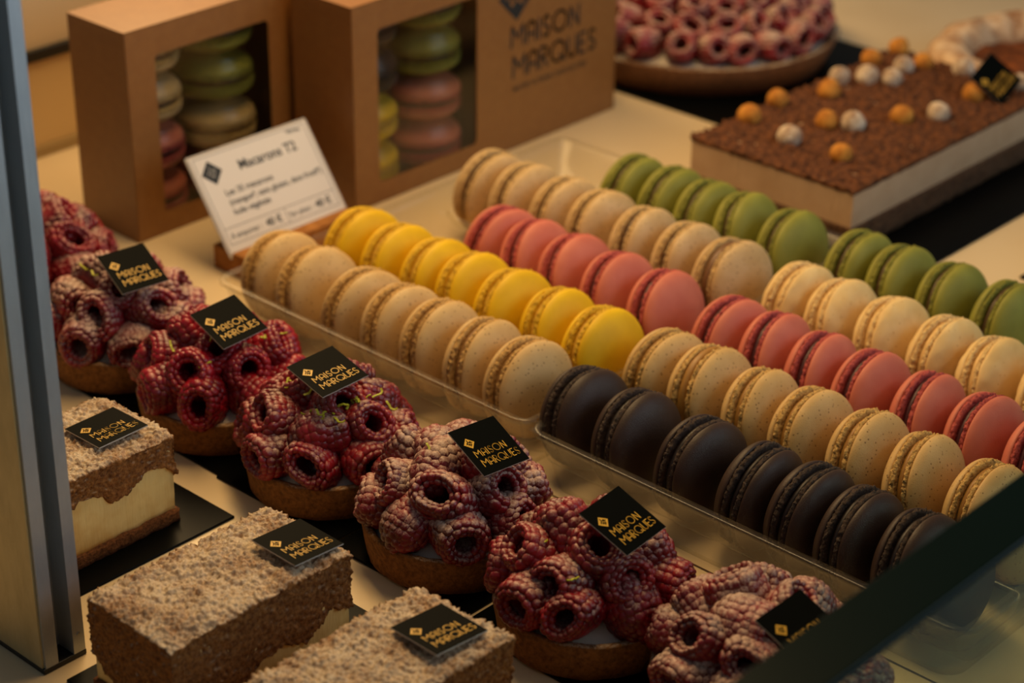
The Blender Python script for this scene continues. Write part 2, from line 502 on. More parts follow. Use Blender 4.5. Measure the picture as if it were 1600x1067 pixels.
# print on the right part of each front (box 1 print is hidden behind box 2)
bm = bmesh.new()
word(bm, 'MAISON', 22.45-10.8, 27.9-10.8, 5.9, 1.12, .17, 0, .006)
word(bm, 'MARQUES', 22.6-10.8, 29.35-10.8, 4.15, 1.15, .17, 0, .006)
me_pr = mesh(bm, 'printed_lettering', M['ink'], False)
RX = Matrix.Rotation(PI/2, 4, 'Z') @ Matrix.Rotation(PI/2, 4, 'X')
FR = RX.to_euler()
tag(put('printed_lettering', me_pr, B2, (.003, 0, 0), FR), 'dark printed lettering')
bm = bmesh.new(); diamond(bm, 22.85-10.8, 8.75, 1.42, 0, .004); lg = put('printed_logo', mesh(bm, 'printed_logo', M['ink'], False), B2, (.003, 0, 0), FR)
bm = bmesh.new()
for s in ([(-.62, -.05), (-.62, .35), (-.35, .05), (0, .4), (.35, .05), (.62, .35), (.62, -.05)], [(-.35, -.3), (-.35, .05)], [(.35, -.3), (.35, .05)], [(-.3, -.4), (0, -.1), (.3, -.4)]):
    ribbon(bm, [(22.85-10.8+a*1.3, 8.75+b*1.3) for a, b in s], .14, .004, .007)
put('monogram', mesh(bm, 'monogram', M['kraft'], False), lg)
put('tagline', text_mesh('tagline', [('MAITRE PATISSIER CHOCOLATIER', 22.6-10.8, 3.33, .40, .004)], M['ink']), B2, (.003, 0, 0), FR)

# ---------------------------------------------------------------- macarons
R0 = 2.12
PAL = {
 'beige':  ('speckled beige', '#CFAE76', '#C6A268', '#6B4A22', .10, '#CDA25C', '#7C5220', '#8A6230'),
 'yellow': ('bright yellow', '#E4B90A', '#D9AD08', None, 0, '#DCB018', '#9E6C0A', '#CFA030'),
 'pink':   ('rose pink', '#CC7660', '#C36B57', None, 0, '#B9504A', '#741826', '#42141A'),
 'fleck':  ('brown-flecked cream', '#CDAF80', '#C3A26E', '#5A3A20', .12, '#CFAC70', '#6E441E', '#4B2D18'),
 'green':  ('pistachio green', '#8F8D38', '#838230', None, 0, '#85842A', '#363F16', '#4E3A1C'),
 'choc':   ('dark chocolate', '#3B2B22', '#33241C', None, 0, '#3A281C', '#100A08', '#1C110C'),
 'caramel':('speckled caramel-beige', '#CFAC72', '#C4A064', '#6B4A22', .12, '#CDA55E', '#75501F', '#9A6E2C'),
 'cream':  ('cracked pale cream', '#E6C88C', '#DEBB7A', '#B98A4C', -.02, '#EBCB8C', '#B07C3C', '#E6C07C'),
}
def shell_mesh(key, var, mat, crack=False):
    bm = bmesh.new(); sd = 17.3*var + hash_key(key)
    prof = []
    n = 16
    for k in range(n+1):          # domed cap, from the centre to the rim
        a = PI/2 * k/n
        prof.append((R0*.985*math.sin(a) if k else 0, .29 + .80*math.cos(a)**.95))
    prof[-1] = (R0*.985, .31)
    prof += [(R0*.965, .265), (R0*.90, .25)]
    def fn(r, z, a):
        x, y = r*math.cos(a), r*math.sin(a)
        d = noise.noise(Vector((x*.6+sd, y*.6, z)))*.035
        if crack and z < .95: d += .07*noise.noise(Vector((x*2+sd, y*2, z*3)))
        e = 1 + .018*noise.noise(Vector((math.cos(a)*1.3+sd, math.sin(a)*1.3, 2)))
        return r*e, z + d
    lathe(bm, prof[::-1], 72, fn)
    bmesh.ops.recalc_face_normals(bm, faces=bm.faces[:])
    return mesh(bm, 'shell', mat)
def hash_key(k): return sum(ord(c) for c in k) * .37
def foot_mesh(key, var, mat):
    bm = bmesh.new(); sd = 9.1*var + hash_key(key)
    prof = [(R0*.80, .03), (R0*.93, .035), (R0*.965, .06), (R0*.98, .10), (R0*.985, .15), (R0*.98, .20), (R0*.955, .255), (R0*.85, .28)]
    def fn(r, z, a):
        x, y = math.cos(a), math.sin(a)
        d = noise.noise(Vector((x*12+sd, y*12, z*14)))*.07 + noise.noise(Vector((x*34+sd, y*34, z*30)))*.09
        e = 1 + .018*noise.noise(Vector((x*1.3+sd, y*1.3, 2)))
        if r < R0*.9: d = 0
        return r*e + d, z + (noise.noise(Vector((x*14, y*14+sd, z*9)))*.04 if r > R0*.9 else 0)
    lathe(bm, prof, 230, fn)
    bmesh.ops.recalc_face_normals(bm, faces=bm.faces[:])
    return mesh(bm, 'ruffled_foot', mat)
def filling_mesh(key, mat, hgt=.14, rr=.90):
    bm = bmesh.new()
    prof = [(0, -hgt), (R0*(rr-.06), -hgt), (R0*(rr-.01), -hgt*.6), (R0*rr, 0), (R0*(rr-.01), hgt*.6), (R0*(rr-.06), hgt), (0, hgt)]
    lathe(bm, prof, 72, lambda r, z, a: (r + .02*noise.noise(Vector((math.cos(a)*3, math.sin(a)*3, z*4))), z))
    bmesh.ops.recalc_face_normals(bm, faces=bm.faces[:])
    return mesh(bm, 'filling', mat)
PROTO = {}
for key, (look, c1, c2, sp, am, fl, fd, fc) in PAL.items():
    ms = mat_shell(key + '_shell', c1, c2, sp, am, .5 if key == 'choc' else .58); mf = mat_foot(key + '_foot', fl, fd); mc = plain(key + '_filling', fc, .5)
    for var in range(2):
        PROTO[key, var] = (shell_mesh(key, var, ms, key == 'cream'), foot_mesh(key, var, mf), filling_mesh(key, mc))
    if key == 'caramel': PROTO['thick'] = filling_mesh(key, mc, .2, .975)
    if key == 'fleck': PROTO['thickf'] = filling_mesh(key, plain('praline_filling', '#6E4A28', .5), .24, .93)
PROTO_OBJ = {}
def macaron(key, label, loc, rot, group, var=0, thick=None, parts=True, shift=(0, 0)):
    """the macaron axis is local z; rot turns it"""
    sh, ft, fi = PROTO[key, var]
    gap = .12
    if thick: fi = PROTO[thick]; gap = .21 if thick == 'thick' else .24
    k = (key, var, thick)
    if k not in PROTO_OBJ:
        t = thing('macaron', label, 'macaron', loc, rot, group)
        for s in (1, -1):
            a = put('shell', sh, t, (0, 0, s*gap), (0 if s > 0 else PI, 0, 0 if s > 0 else 1.1))
            put('ruffled_foot', ft, a)
        put('filling', fi, t)
        PROTO_OBJ[k] = t; return t
    t = copy_tree(PROTO_OBJ[k])
    t.location = [c*S for c in loc]; t.rotation_euler = rot
    t['label'] = label; t['group'] = group; return t

ORD = ['first', 'second', 'third', 'fourth', 'fifth', 'sixth', 'seventh']
ROWS = [  # tray, colour, y, phrase, xs, yaw/tilt overrides
 ('left', 'beige', 0.15, 'the front row', [-.19, 2.22, 5.24, 7.64, 9.91, 12.43, 14.98]),
 ('left', 'yellow', 4.5, 'the yellow row', [.57, 3.02, 5.50, 7.75, 10.18, 12.80, 15.34]),
 ('left', 'pink', 9.1, 'the pink row', [5.13, 7.36, 9.75, 12.33, 14.97]),
 ('left', 'fleck', 13.8, 'the fourth row', [.0, 2.43, 5.0, 7.34, 9.93, 12.5, 15.1]),
 ('left', 'green', 18.35, 'the green back row', [5.46, 7.85, 10.1, 12.45, 15.16]),
 ('right', 'choc', -.05, 'the dark front row', [18.34, 21.05, 24.24, 27.1, 29.4, 31.7, 34.2]),
 ('right', 'caramel', 4.75, 'the second row', [18.6, 20.95, 23.62, 26.07, 28.75, 31.3, 34.1]),
 ('right', 'pink', 9.05, 'the pink row', [18.75, 21.03, 23.45, 25.95, 28.65, 31.3, 33.9]),
 ('right', 'cream', 13.8, 'the cream row', [18.85, 21.2, 23.85, 26.45, 28.95, 31.6]),
 ('right', 'green', 18.6, 'the green back row', [18.72, 21.1, 23.77, 26.5]),
]
# small lean of each macaron in degrees (towards the boxes is negative), and turn about the vertical
TILT = {('left', 'beige'): [-10, -14, -5, -9, -8, -6, -6], ('left', 'yellow'): [-6, -8, -9, -14, -13, -12, -10],
        ('left', 'pink'): [-4, -14, -15, -12, -12], ('left', 'fleck'): [4, -4, -6, -10, -7, -9, -8],
        ('left', 'green'): [2, -2, -5, -13, -9], ('right', 'choc'): [-8, -7, -2, 3, 2, -3, -8],
        ('right', 'caramel'): [-5, -9, -11, -11, -10, -12, -8], ('right', 'pink'): [-6, -8, -7, -9, -7, -10, -8],
        ('right', 'cream'): [-5, -14, -16, -8, -13, -8], ('right', 'green'): [-3, -9, -10, -4]}
for tray, key, y, phrase, xs in ROWS:
    tl = TILT[tray, key]
    first = 2 if tray == 'left' and len(xs) == 5 else 0
    for i, x in enumerate(xs):
        look = PAL[key][0]
        thick = None
        if (tray, key, i) == ('right', 'caramel', 1): thick = 'thick'; look = 'speckled beige'
        if (tray, key, i) == ('left', 'fleck', 6): thick = 'thickf'
        extra = 'thick-filled ' if thick else ''
        lab = f'{extra}{look} macaron, {ORD[i]} from left in {phrase} of the {tray} tray'
        yaw = rnd.uniform(-5, 5); tilt = tl[i]
        # local z (the axis) turned to +x, leaning back by tilt about y, yaw about z
        Rm = Matrix.Rotation(math.radians(yaw), 3, 'Z') @ Matrix.Rotation(PI/2 + math.radians(tilt), 3, 'Y') @ Matrix.Rotation(rnd.uniform(0, 6.28), 3, 'Z')
        macaron(key, lab, (x, y + rnd.uniform(-.06, .06), 2.30 + rnd.uniform(-.02, .05)), Rm.to_euler(), f'{PAL[key][0]} macarons in the {tray} tray', i % 2, thick)

# macarons stacked flat inside the boxes, bottom to top
STACK = {'left': (B1, [(2.35, ['pink', 'pink', 'fleck', 'fleck']), (7.05, ['pink', 'caramel', 'green', 'green'])]),
         'right': (B2, [(2.35, ['yellow', 'yellow', 'choc', 'choc']), (7.05, ['pink', 'pink', 'green', 'green'])])}
LV = ['lowest', 'second from the bottom', 'second from the top', 'topmost']
for side, (B, cols) in STACK.items():
    for ci, (cy, keys) in enumerate(cols):
        for k, key in enumerate(keys):
            lab = f'{PAL[key][0]} macaron, {LV[k]} of the {"left" if ci == 0 else "right"} stack in the {side} kraft box'
            bx = B.location / S
            macaron(key, lab, (bx[0] - 2.25, bx[1] + cy, 1.45 + 2.55*k), (rnd.uniform(-.03, .03), rnd.uniform(-.03, .03), rnd.uniform(0, 6)),
                    f'macarons stacked in the {side} kraft box', k % 2)

# ---------------------------------------------------------------- clear trays
def tray_mesh(name, L, ys):
    """thin vacuum-formed tray: long troughs along x for each row, cell ribs, walls and a rim. origin at x=0 row start"""
    bm = bmesh.new()
    y0, y1 = ys[0] - 2.75, ys[-1] + 2.6
    nx = 96; ny = 150
    def h(x, y):
        # wall profile
        d = min(y - y0, y1 - y, x, L - x)
        zt = 2.62
        if d < .28: return zt, 1
        # nearest row
        c = min(ys, key=lambda q: abs(q - y)); u = abs(y - c)
        tr = 2.3 - math.sqrt(max(0, 2.28**2 - min(u, 2.2)**2))
        rib = .0
        ph = (x % 2.5) / 2.5
        rib = .38 * math.exp(-((ph-.5)/.10)**2) * min(1, u/1.2)
        z = min(1.55, tr*.9 + .02) + rib
        w = min(1, (d-.28)/.42); w = w*w*(3-2*w)
        return zt*(1-w) + z*w, 0
    X = sorted(set([0, .14, .27] + [.3 + .42*i/5 for i in range(6)] + [.72 + (L-1.44)*i/nx for i in range(nx+1)] + [L-.72 + .42*i/5 for i in range(6)] + [L-.27, L-.14, L]))
    Wd = y1-y0
    Y = sorted(set([0, .14, .27] + [.3 + .42*i/5 for i in range(6)] + [.72 + (Wd-1.44)*i/ny for i in range(ny+1)] + [Wd-.72 + .42*i/5 for i in range(6)] + [Wd-.27, Wd-.14, Wd]))
    V = [[bm.verts.new((x, y0+y, h(x, y0+y)[0])) for y in Y] for x in X]
    for i in range(len(X)-1):
        for j in range(len(Y)-1):
            bm.faces.new((V[i][j], V[i+1][j], V[i+1][j+1], V[i][j+1]))
    # down-turned lip and skirt to the counter
    ringp = [(x, y0) for x in X] + [(L, y0+y) for y in Y[1:]] + [(x, y1) for x in X[-2::-1]] + [(0, y0+y) for y in Y[-2:0:-1]]
    return bm, (y0, y1)
def make_tray(label, x0, L, ys):
    t = thing('plastic_tray', label, 'tray', (x0, 0, .02), (0, 0, 0), 'clear macaron trays')
    bm, (y0, y1) = tray_mesh('moulded_tray', L, ys)
    put('moulded_tray', mesh(bm, 'moulded_tray', M['clear']), t)
    # outer skirt: tapers inwards to the foot, rounded corners
    bm = bmesh.new()
    prof = [(-.02, 2.60), (-.06, 2.66), (-.12, 2.62), (-.12, 2.5)]
    def loop(off, z):
        return [bm.verts.new((x, y, z)) for x, y in rrect(off, L-off, y0+off, y1-off, .9, 8)]
    rings = [loop(o, z) for o, z in ((.1, 2.64), (0, 2.68), (-.12, 2.66), (-.14, 2.5), (.02, 2.5), (.25, 1.4), (.34, 1.38), (.62, .02), (.9, 0.0))]
    for A, B in zip(rings, rings[1:]):
        n = len(A)
        for i in range(n): bm.faces.new((A[i], A[(i+1) % n], B[(i+1) % n], B[i]))
    put('rim', mesh(bm, 'rim', M['clear']), t)
    return t
make_tray('clear plastic tray nearer the kraft boxes with empty slots at its far end', -1.7, 19.1, [.1, 4.55, 9.1, 13.8, 18.4])
make_tray('clear plastic tray on the right with the dark chocolate macaron row', 17.75, 19.0, [-.15, 4.65, 9.1, 13.8, 18.5])

# ---------------------------------------------------------------- price sign
WB = thing('wooden_sign_holder', 'wooden block holding the white macaron price sign', 'sign holder', (-5.75, 5.35, 0))
bm = bmesh.new()
prism(bm, [(-1.25, .003), (1.0, .003), (1.0, 1.2), (.2, 1.22), (.08, .7), (-.1, 1.22), (-1.25, 1.22)], -3.75, 3.75, 'y'); bevel(bm, .04, 1)
put('block', mesh(bm, 'block', M['wood'], False), WB)
SW, SH = 7.4, 5.12
SG = thing('price_sign', 'white printed price card for macarons slotted into the wooden block', 'sign', (-5.52, 5.35, .98))
up = Vector((-2.95, -.05, 3.95)).normalized(); rt = Vector((.02, 1, 0)).normalized(); nn = rt.cross(up).normalized()
SG.rotation_euler = Matrix((rt, up, nn)).transposed().to_euler()
bm = bmesh.new(); prism(bm, rrect(-SW/2, SW/2, 0, SH, .08, 2), -.05, 0)
put('paper', mesh(bm, 'paper', M['paper'], False), SG)
bm = bmesh.new(); prism(bm, rrect(-SW/2-.12, SW/2+.12, -.1, SH+.12, .1, 2), -.13, -.055)
put('clear_backing', mesh(bm, 'clear_backing', plain('acrylic_backing', '#B8AFA2', .2), False), SG)
bm = bmesh.new()
fw = .045
for a in ([(-3.5, .55), (3.5, .55), (3.5, 5.0), (-3.5, 5.0), (-3.5, .55)], [(-3.5, 1.35), (3.5, 1.35)], [(.25, .55), (.25, 1.35)]):
    ribbon(bm, a, fw, .001, .005)
put('ruled_lines', mesh(bm, 'ruled_lines', M['grey'], False), SG)
bm = bmesh.new(); diamond(bm, -2.75, 4.15, .62, .001, .006)
lg = put('logo', mesh(bm, 'logo', M['ink'], False), SG)
bm = bmesh.new(); monogram(bm, -2.75, 4.15, .5, .05, .006, .009); put('monogram', mesh(bm, 'monogram', M['grey'], False), lg)
put('lettering', text_mesh('lettering', [
    ('Macarons T2', -1.15, 3.85, .7, .012), ('Vitrine', 2.3, 4.72, .32, .004),
    ('Les 35 macarons', -2.55, 2.85, .44, .006), ('(mangue*, sans gluten, dans froid*)', -2.55, 2.35, .42, .006), ('huile végétale', -2.55, 1.85, .42, .006),
    ('À emporter :', -3.3, .8, .36, .003), ('40 €', -1.1, .77, .52, .012), ('Sur place :', .4, .8, .36, .003), ('40 €', 2.1, .77, .52, .012)], M['ink']), SG)

# ---------------------------------------------------------------- raspberries
def berry_mesh(var, mat, hollow=True):
    r_ = random.Random(40 + var)
    bm = bmesh.new()
    Ht = 1.75 + r_.uniform(-.1, .15); Rm = .86 + r_.uniform(-.04, .05)
    # surface profile: t 0 = inner edge of the mouth, 1 = tip
    def prof(t):
        if t < .16:                       # rolled lip of the hollow mouth
            a = PI * (t/.16)
            return (Rm*.72 - Rm*.15*math.cos(a), .10 - .14*math.sin(a))
        s = (t-.16)/.84
        z = .10 + (Ht-.1)*s**.95
        r = Rm*(.88 + .12*math.sin(PI*min(1, s*2.1)/1.0 * .5)) * math.sqrt(max(0, 1 - max(0, (s-.28)/.72)**2.3))
        return (r, z)
    rows = [.01, .085, .165, .27, .39, .51, .62, .73, .83, .92, .985]
    warp = [r_.uniform(-.13, .13) for _ in range(3)]
    for j, t in enumerate(rows):
        r, z = prof(t)
        dr = (.175 if j > 1 else .15)
        n = max(3, int(2*PI*r/(dr*1.55)))
        off = (j % 2)*.5 + r_.uniform(-.1, .1)
        for k in range(n):
            a = 2*PI*(k+off)/n
            e = 1 + warp[0]*math.cos(a) + warp[1]*math.cos(2*a+1) + warp[2]*math.sin(2*a)
            ctr = Vector((r*e*math.cos(a)*.93, r*e*math.sin(a)*.93, z)) + Vector([r_.uniform(-.02, .02) for _ in range(3)])
            nrm = Vector((math.cos(a), math.sin(a), 0 if t < .8 else .9)).normalized()
            if j == 0: nrm = Vector((-math.cos(a), -math.sin(a), .3))
            d = dr*r_.uniform(.92, 1.15)
            mtx = Matrix.Translation(ctr) @ nrm.to_track_quat('Z', 'Y').to_matrix().to_4x4() @ Matrix.Diagonal((d*1.28, d*1.28, d*.82, 1))
            bmesh.ops.create_icosphere(bm, subdivisions=2, radius=1, matrix=mtx)
    # inner skin closing the cup
    lathe(bm, [(Rm*.80, .2), (Rm*.58, .12), (Rm*.52, .5), (Rm*.42, 1.0), (Rm*.2, 1.3), (0, 1.38)], 20)
    lathe(bm, [(prof(t)[0]*.9, prof(t)[1]) for t in (.16, .3, .45, .6, .75, .88, .95)] + [(0, Ht)], 20)
    # centre of the berry at the origin; the mouth looks along -z -> flip so it looks along +z
    bmesh.ops.translate(bm, verts=bm.verts, vec=(0, 0, -Ht*.45))
    bmesh.ops.rotate(bm, verts=bm.verts, matrix=Matrix.Rotation(PI, 3, 'X'))
    return mesh(bm, 'raspberry', mat)
MB = {'heavy': mat_berry('sugared_raspberry', 1.3, '#8C1520', '#4E0710'), 'mid': mat_berry('dusted_raspberry', 1.0), 'light': mat_berry('fresh_raspberry', .35, '#A01222', '#5E0510')}
BER = {k: [berry_mesh(v, m) for v in range(5)] for k, m in MB.items()}
def aim(d, spin):
    return (Vector(d).normalized().to_track_quat('Z', 'Y').to_matrix() @ Matrix.Rotation(spin, 3, 'Z')).to_euler()

def crust_mesh(rt, rb, h, seed, wall=.38):
    bm = bmesh.new()
    prof = [(0, .02), (rb*.97, .0), (rb, .05), (rb + (rt-rb)*.5, h*.5), (rt, h-.06), (rt-.05, h+.02), (rt-wall+.08, h), (rt-wall, h-.12), (rt-wall-.1, h-.5), (0, h-.5)]
    lathe(bm, prof, 120, lambda r, z, a: (r + (.045*noise.noise(Vector((math.cos(a)*5+seed, math.sin(a)*5, z*2))) + .02*noise.noise(Vector((math.cos(a)*25+seed, math.sin(a)*25, z*9))) if r > .5 else 0), z + (.03*noise.noise(Vector((math.cos(a)*12, math.sin(a)*12+seed, 3))) if z > .3 else 0)))
    bmesh.ops.recalc_face_normals(bm, faces=bm.faces[:])
    return mesh(bm, 'crust', M['crust'])
CR = [crust_mesh(3.48, 3.28, 1.55, s*3.3, .34) for s in range(3)]
bm = bmesh.new(); lathe(bm, [(0, .75), (1.2, .7), (2.2, .45), (2.95, .05), (3.1, -.15)], 40); bmesh.ops.recalc_face_normals(bm, faces=bm.faces[:])
me_cream = mesh(bm, 'cream', M['cream'])
def zest_mesh(seed):
    r_ = random.Random(seed); bm = bmesh.new()
    p = Vector((0, 0, 0)); d = Vector((1, 0, 0)); pts = []
    for k in range(7):
        pts.append(p.copy()); d = (d + Vector([r_.uniform(-1, 1) for _ in range(3)])*.9).normalized(); p += d*.09
    for a, b in zip(pts, pts[1:]):
        n = Vector((0, 0, 1)).cross(b-a).normalized()*.035
        vs = [bm.verts.new(q) for q in (a+n, a-n, b-n, b+n)]; ws = [bm.verts.new(v.co + Vector((0, 0, .03))) for v in vs]
        bm.faces.new(vs[::-1]); bm.faces.new(ws)
        for i in range(4): bm.faces.new((vs[i], vs[(i+1) % 4], ws[(i+1) % 4], ws[i]))
    return mesh(bm, 'lime_zest', M['zest'], False)
ZE = [zest_mesh(s) for s in range(4)]

def tartlet(label, x, y, kind, seed, zest=0, z=.13):
    r_ = random.Random(seed)
    t = thing('raspberry_tartlet', label, 'tartlet', (x, y, z), (0, 0, 0), 'raspberry tartlets in a row beside the macaron trays')
    put('crust', CR[seed % 3], t); put('cream', me_cream, t, (0, 0, 1.3))
    a0 = r_.uniform(0, 6)
    for cnt, rad, zz, el in ((8, 2.5, 2.2, (-5, 25)), (6, 1.8, 3.05, (15, 45)), (3, .85, 3.6, (40, 70))):
        for k in range(cnt):
            a = a0 + 2*PI*(k + .5*(cnt == 6))/cnt + r_.uniform(-.07, .07)
            e = math.radians(r_.uniform(*el)); b = a + r_.uniform(-.35, .35)
            d = Vector((math.cos(b)*math.cos(e), math.sin(b)*math.cos(e), math.sin(e)))
            if r_.random() < .2:      # some lie on their side or show the tip
                d = Vector((math.cos(b+1.6)*.9, math.sin(b+1.6)*.9, .1)) if r_.random() < .6 else -d + Vector((0, 0, .9))
            put('raspberry', BER[kind][r_.randrange(5)], t, (rad*math.cos(a), rad*math.sin(a), zz + r_.uniform(-.08, .1)), aim(d, r_.uniform(0, 6)), r_.uniform(1.13, 1.24)).scale.x *= r_.uniform(.86, 1.02)
    for k in range(zest):
        a = r_.uniform(-2.2, 1.0); rr = r_.uniform(1.0, 2.6)
        put('lime_zest', ZE[k % 4], t, (rr*math.cos(a), rr*math.sin(a), 5.05 - .2*rr*rr), (r_.uniform(-.4, .4), r_.uniform(-.4, .4), r_.uniform(0, 6)), 1.25)
    return t
TP = [('beside the metal post, only partly in view and furthest from the glass', -10.2, -6.3, 'mid', 1, 0),
      ('second along from the post, under the topmost name card', -2.3, -7.45, 'heavy', 2, 3),
      ('third along, with barely any sugar and a bright open berry', 4.75, -7.9, 'light', 3, 9),
      ('fourth along, lime zest between its dark berries', 11.7, -8.05, 'mid', 5, 14),
      ('fifth along, in sharp focus beside the gap between the trays', 18.8, -8.3, 'heavy', 6, 1),
      ('sixth along, beside the chocolate macarons, under an unobstructed card', 26.0, -8.7, 'mid', 8, 4),
      ('nearest the glass, partly behind its dark green edge', 33.0, -8.3, 'heavy', 9, 0)]
for i, (ph, x, y, kind, seed, zs) in enumerate(TP):
    b = tag(put('serving_board', mesh(bevbox(-3.5, 3.5, -3.4, 3.4, 0, .12, w=.03, seg=1), 'serving_board', M['board'], False), None, (x, y + .3, .003)),
            f'flat black square board under the raspberry tartlet {ph.split(",")[0]}', 'board', 'black boards under the tartlets')
    tartlet(f'raspberry tartlet {ph}', x, y, kind, seed, zs)

# name cards: centre, tilt
CARDS = []
# ---------------------------------------------------------------- crumble slices
def slice_(label, x, y, seed, Lx=4.5, Ly=7.7, h=3.92, low=2.2):
    t = thing('crumble_slice', label, 'cake slice', (x, y, .13), (0, 0, 0), 'sugared crumble cake slices')
    hx, hy = Lx/2, Ly/2
    def edge(x_, y_, f, o):  # wavering height
        return noise.noise(Vector((x_*f+seed*5, y_*f, o)))
    flat = lambda v: (lambda a, b: v)
    base_top = lambda a, b: .55 + .12*edge(a, b, 1.4, 1)
    bm = slab(-hx, hx, -hy, hy, flat(0), base_top, .16, lambda p, n: .07*noise.noise(p*3+Vector((seed, 0, 0))))
    put('biscuit_base', mesh(bm, 'biscuit_base', M['sponge']), t)
    bm = slab(-hx+.12, hx-.12, -hy+.12, hy-.12, lambda a, b: base_top(a, b)-.05, flat(3.2), .22, lambda p, n: .03*noise.noise(p*1.5) if abs(n.z) < .5 else 0)
    put('custard_filling', mesh(bm, 'custard_filling', M['custard']), t)
    lo = lambda a, b: low + .95*edge(a, b, .6, 4) + .16*edge(a, b, 3, 8)
    def top(a, b):
        r = 0
        for q, hh in ((a, hx), (b, hy)):
            d = hh - abs(q)
            if d < .5: r += .13*(1 - d/.5)**2
        return h - r + .10*edge(a, b, .6, 7)
    def disp(p, n):
        v = .20*(.42 - vor(p.x+seed*3, p.y, p.z, 3.6)) + .15*(.4 - vor(p.x, p.y+seed*2, p.z, 7.5)) + .10*noise.noise(p*9) + .12*noise.noise(p*1.1 + Vector((seed*2, 0, 0)))
        return .06 + v if n.z > .3 else .0 + v*.6
    bm = slab(-hx, hx, -hy, hy, lo, top, .056, disp)
    put('crumble_topping', mesh(bm, 'crumble_topping', M['crumb']), t)
    # loose crumbs that stand up from the top, part of the topping
    return t
SL = [('crumble slice beside the metal post, custard side showing', 7.5, -18.1, 1),
      ('crumble slice in the middle, whole sugared top in view, by the lower left', 18.35, -19.25, 2),
      ('crumble slice at the bottom, left of the nearest tartlets', 25.85, -18.9, 3),
      ('crumble slice cut off by the bottom edge, only its far corner showing', 33.55, -19.35, 4)]
for i, (lab, x, y, sd) in enumerate(SL):
    slice_(lab, x, y, sd, Ly=8.1 if sd == 2 else 7.7, low=(2.3, 1.45, 1.6, 2.0)[i])
for lab, x0, x1, y0, y1 in (('black board under the crumble slice by the metal post', 4.0, 11.05, -22.3, -12.6), ('black board under the middle crumble slice', 14.9, 21.7, -23.6, -13.5),
                            ('black board under the crumble slice left of the nearest tartlets', 22.4, 29.3, -23.6, -13.2),
                            ('black board cut off by the bottom edge under a crumble slice corner', 29.9, 37.0, -24.0, -14.8)):
    tag(put('serving_board', mesh(bevbox(x0, x1, y0, y1, 0.003, .12, w=.03, seg=1), 'serving_board', M['board'], False)), lab, 'board', 'black boards under the slices')
CX = [(-0.55,-7.98,5.4),(5.96,-8.2,5.25),(12.4,-8.69,5.55),(20.55,-8.19,5.3),(27.51,-8.81,5.4),(35.84,-9.73,5.4),(7.89,-16.03,4.3),(19.16,-16.43,4.35),(26.38,-16.74,4.35),(12.64,40.07,4.5)]
CARDS += [('black name card on the raspberry tartlet second from the post', CX[0], (0, 26, -8)),
         ('black name card on the raspberry tartlet with barely any sugar', CX[1], (5, 20, -2)),
         ('black name card on the zest-sprinkled raspberry tartlet, fourth from the post', CX[2], (4, 11, -4)),
         ('black name card on the sharply focused tartlet beside the gap between trays', CX[3], (-4, 24, -6)),
         ('black name card on the raspberry tartlet beside the chocolate macarons', CX[4], (2, 22, 4)),
         ('black name card on the tartlet behind the dark green glass edge', CX[5], (4, 20, -2)),
         ('black name card on the crumble slice beside the metal post', CX[6], (2, -3, -2)),
         ('black name card on the middle crumble slice', CX[7], (-4, 1, 0)),
         ('black name card on the crumble slice left of the nearest tartlets', CX[8], (-3, -2, -3)),
         ('small black name card leaning on the chocolate hazelnut cake', CX[9], (28, 34, 20))]
for c in CARDS: make_card(*c)

# tiny sugared crumb pile peeking between the nearest slice and tartlet
# ---------------------------------------------------------------- hazelnut cake
tag(put('serving_board', mesh(bevbox(3.2, 18.2, 22.9, 47, 0.003, .14, w=.03, seg=1), 'serving_board', M['board'], False)), 'large black board under the chocolate hazelnut cake', 'board')
HC = thing('hazelnut_cake', 'rectangular mousse cake with chocolate flakes and whole hazelnuts on top', 'cake', (9.45, 33.4, .15))
hx, hy = 5.05, 9.2
bm = slab(-hx-.02, hx+.1, -hy-.02, hy, lambda a, b: 0, lambda a, b: 1.3, .2, lambda p, n: .13*noise.noise(p*1.8) if n.z < .5 else 0)
put('sponge_base', mesh(bm, 'sponge_base', mat_baked('dark_praline_base', '#6B4A30', '#38241A', 0, 5, .12)), HC)
bm = bmesh.new(); box(bm, -hx, hx, -hy, hy, 1.25, 3.15); bevel(bm, .04, 2)
put('mousse_layer', mesh(bm, 'mousse_layer', M['mousse'], False), HC)
def dd(p, n):
    return (.02 + .34*(.45 - vor(p.x, p.y, p.z, 2.3)) + .22*noise.noise(p*3.4)) if n.z > .3 else .05*noise.noise(p*5)
bm = slab(-hx-.03, hx+.03, -hy-.03, hy+.03, lambda a, b: 3.08, lambda a, b: 3.3, .10, dd)
put('flake_topping', mesh(bm, 'flake_topping', M['flakes']), HC)
def nut_mesh(seed, mat):
    bm = bmesh.new(); bmesh.ops.create_icosphere(bm, subdivisions=3, radius=.62)
    for v in bm.verts:
        p = v.co; k = 1 + .06*noise.noise(p*2.5 + Vector((seed*7, 0, 0)))
        p *= k
        if p.z > 0: p.z *= 1.12 + .15*max(0, .5 - Vector((p.x, p.y, 0)).length)
        else: p.z *= .85
    return mesh(bm, 'hazelnut', mat)
NU = {'n': [nut_mesh(s, M['nut']) for s in range(2)], 'w': [nut_mesh(s+3, M['nutw']) for s in range(2)]}
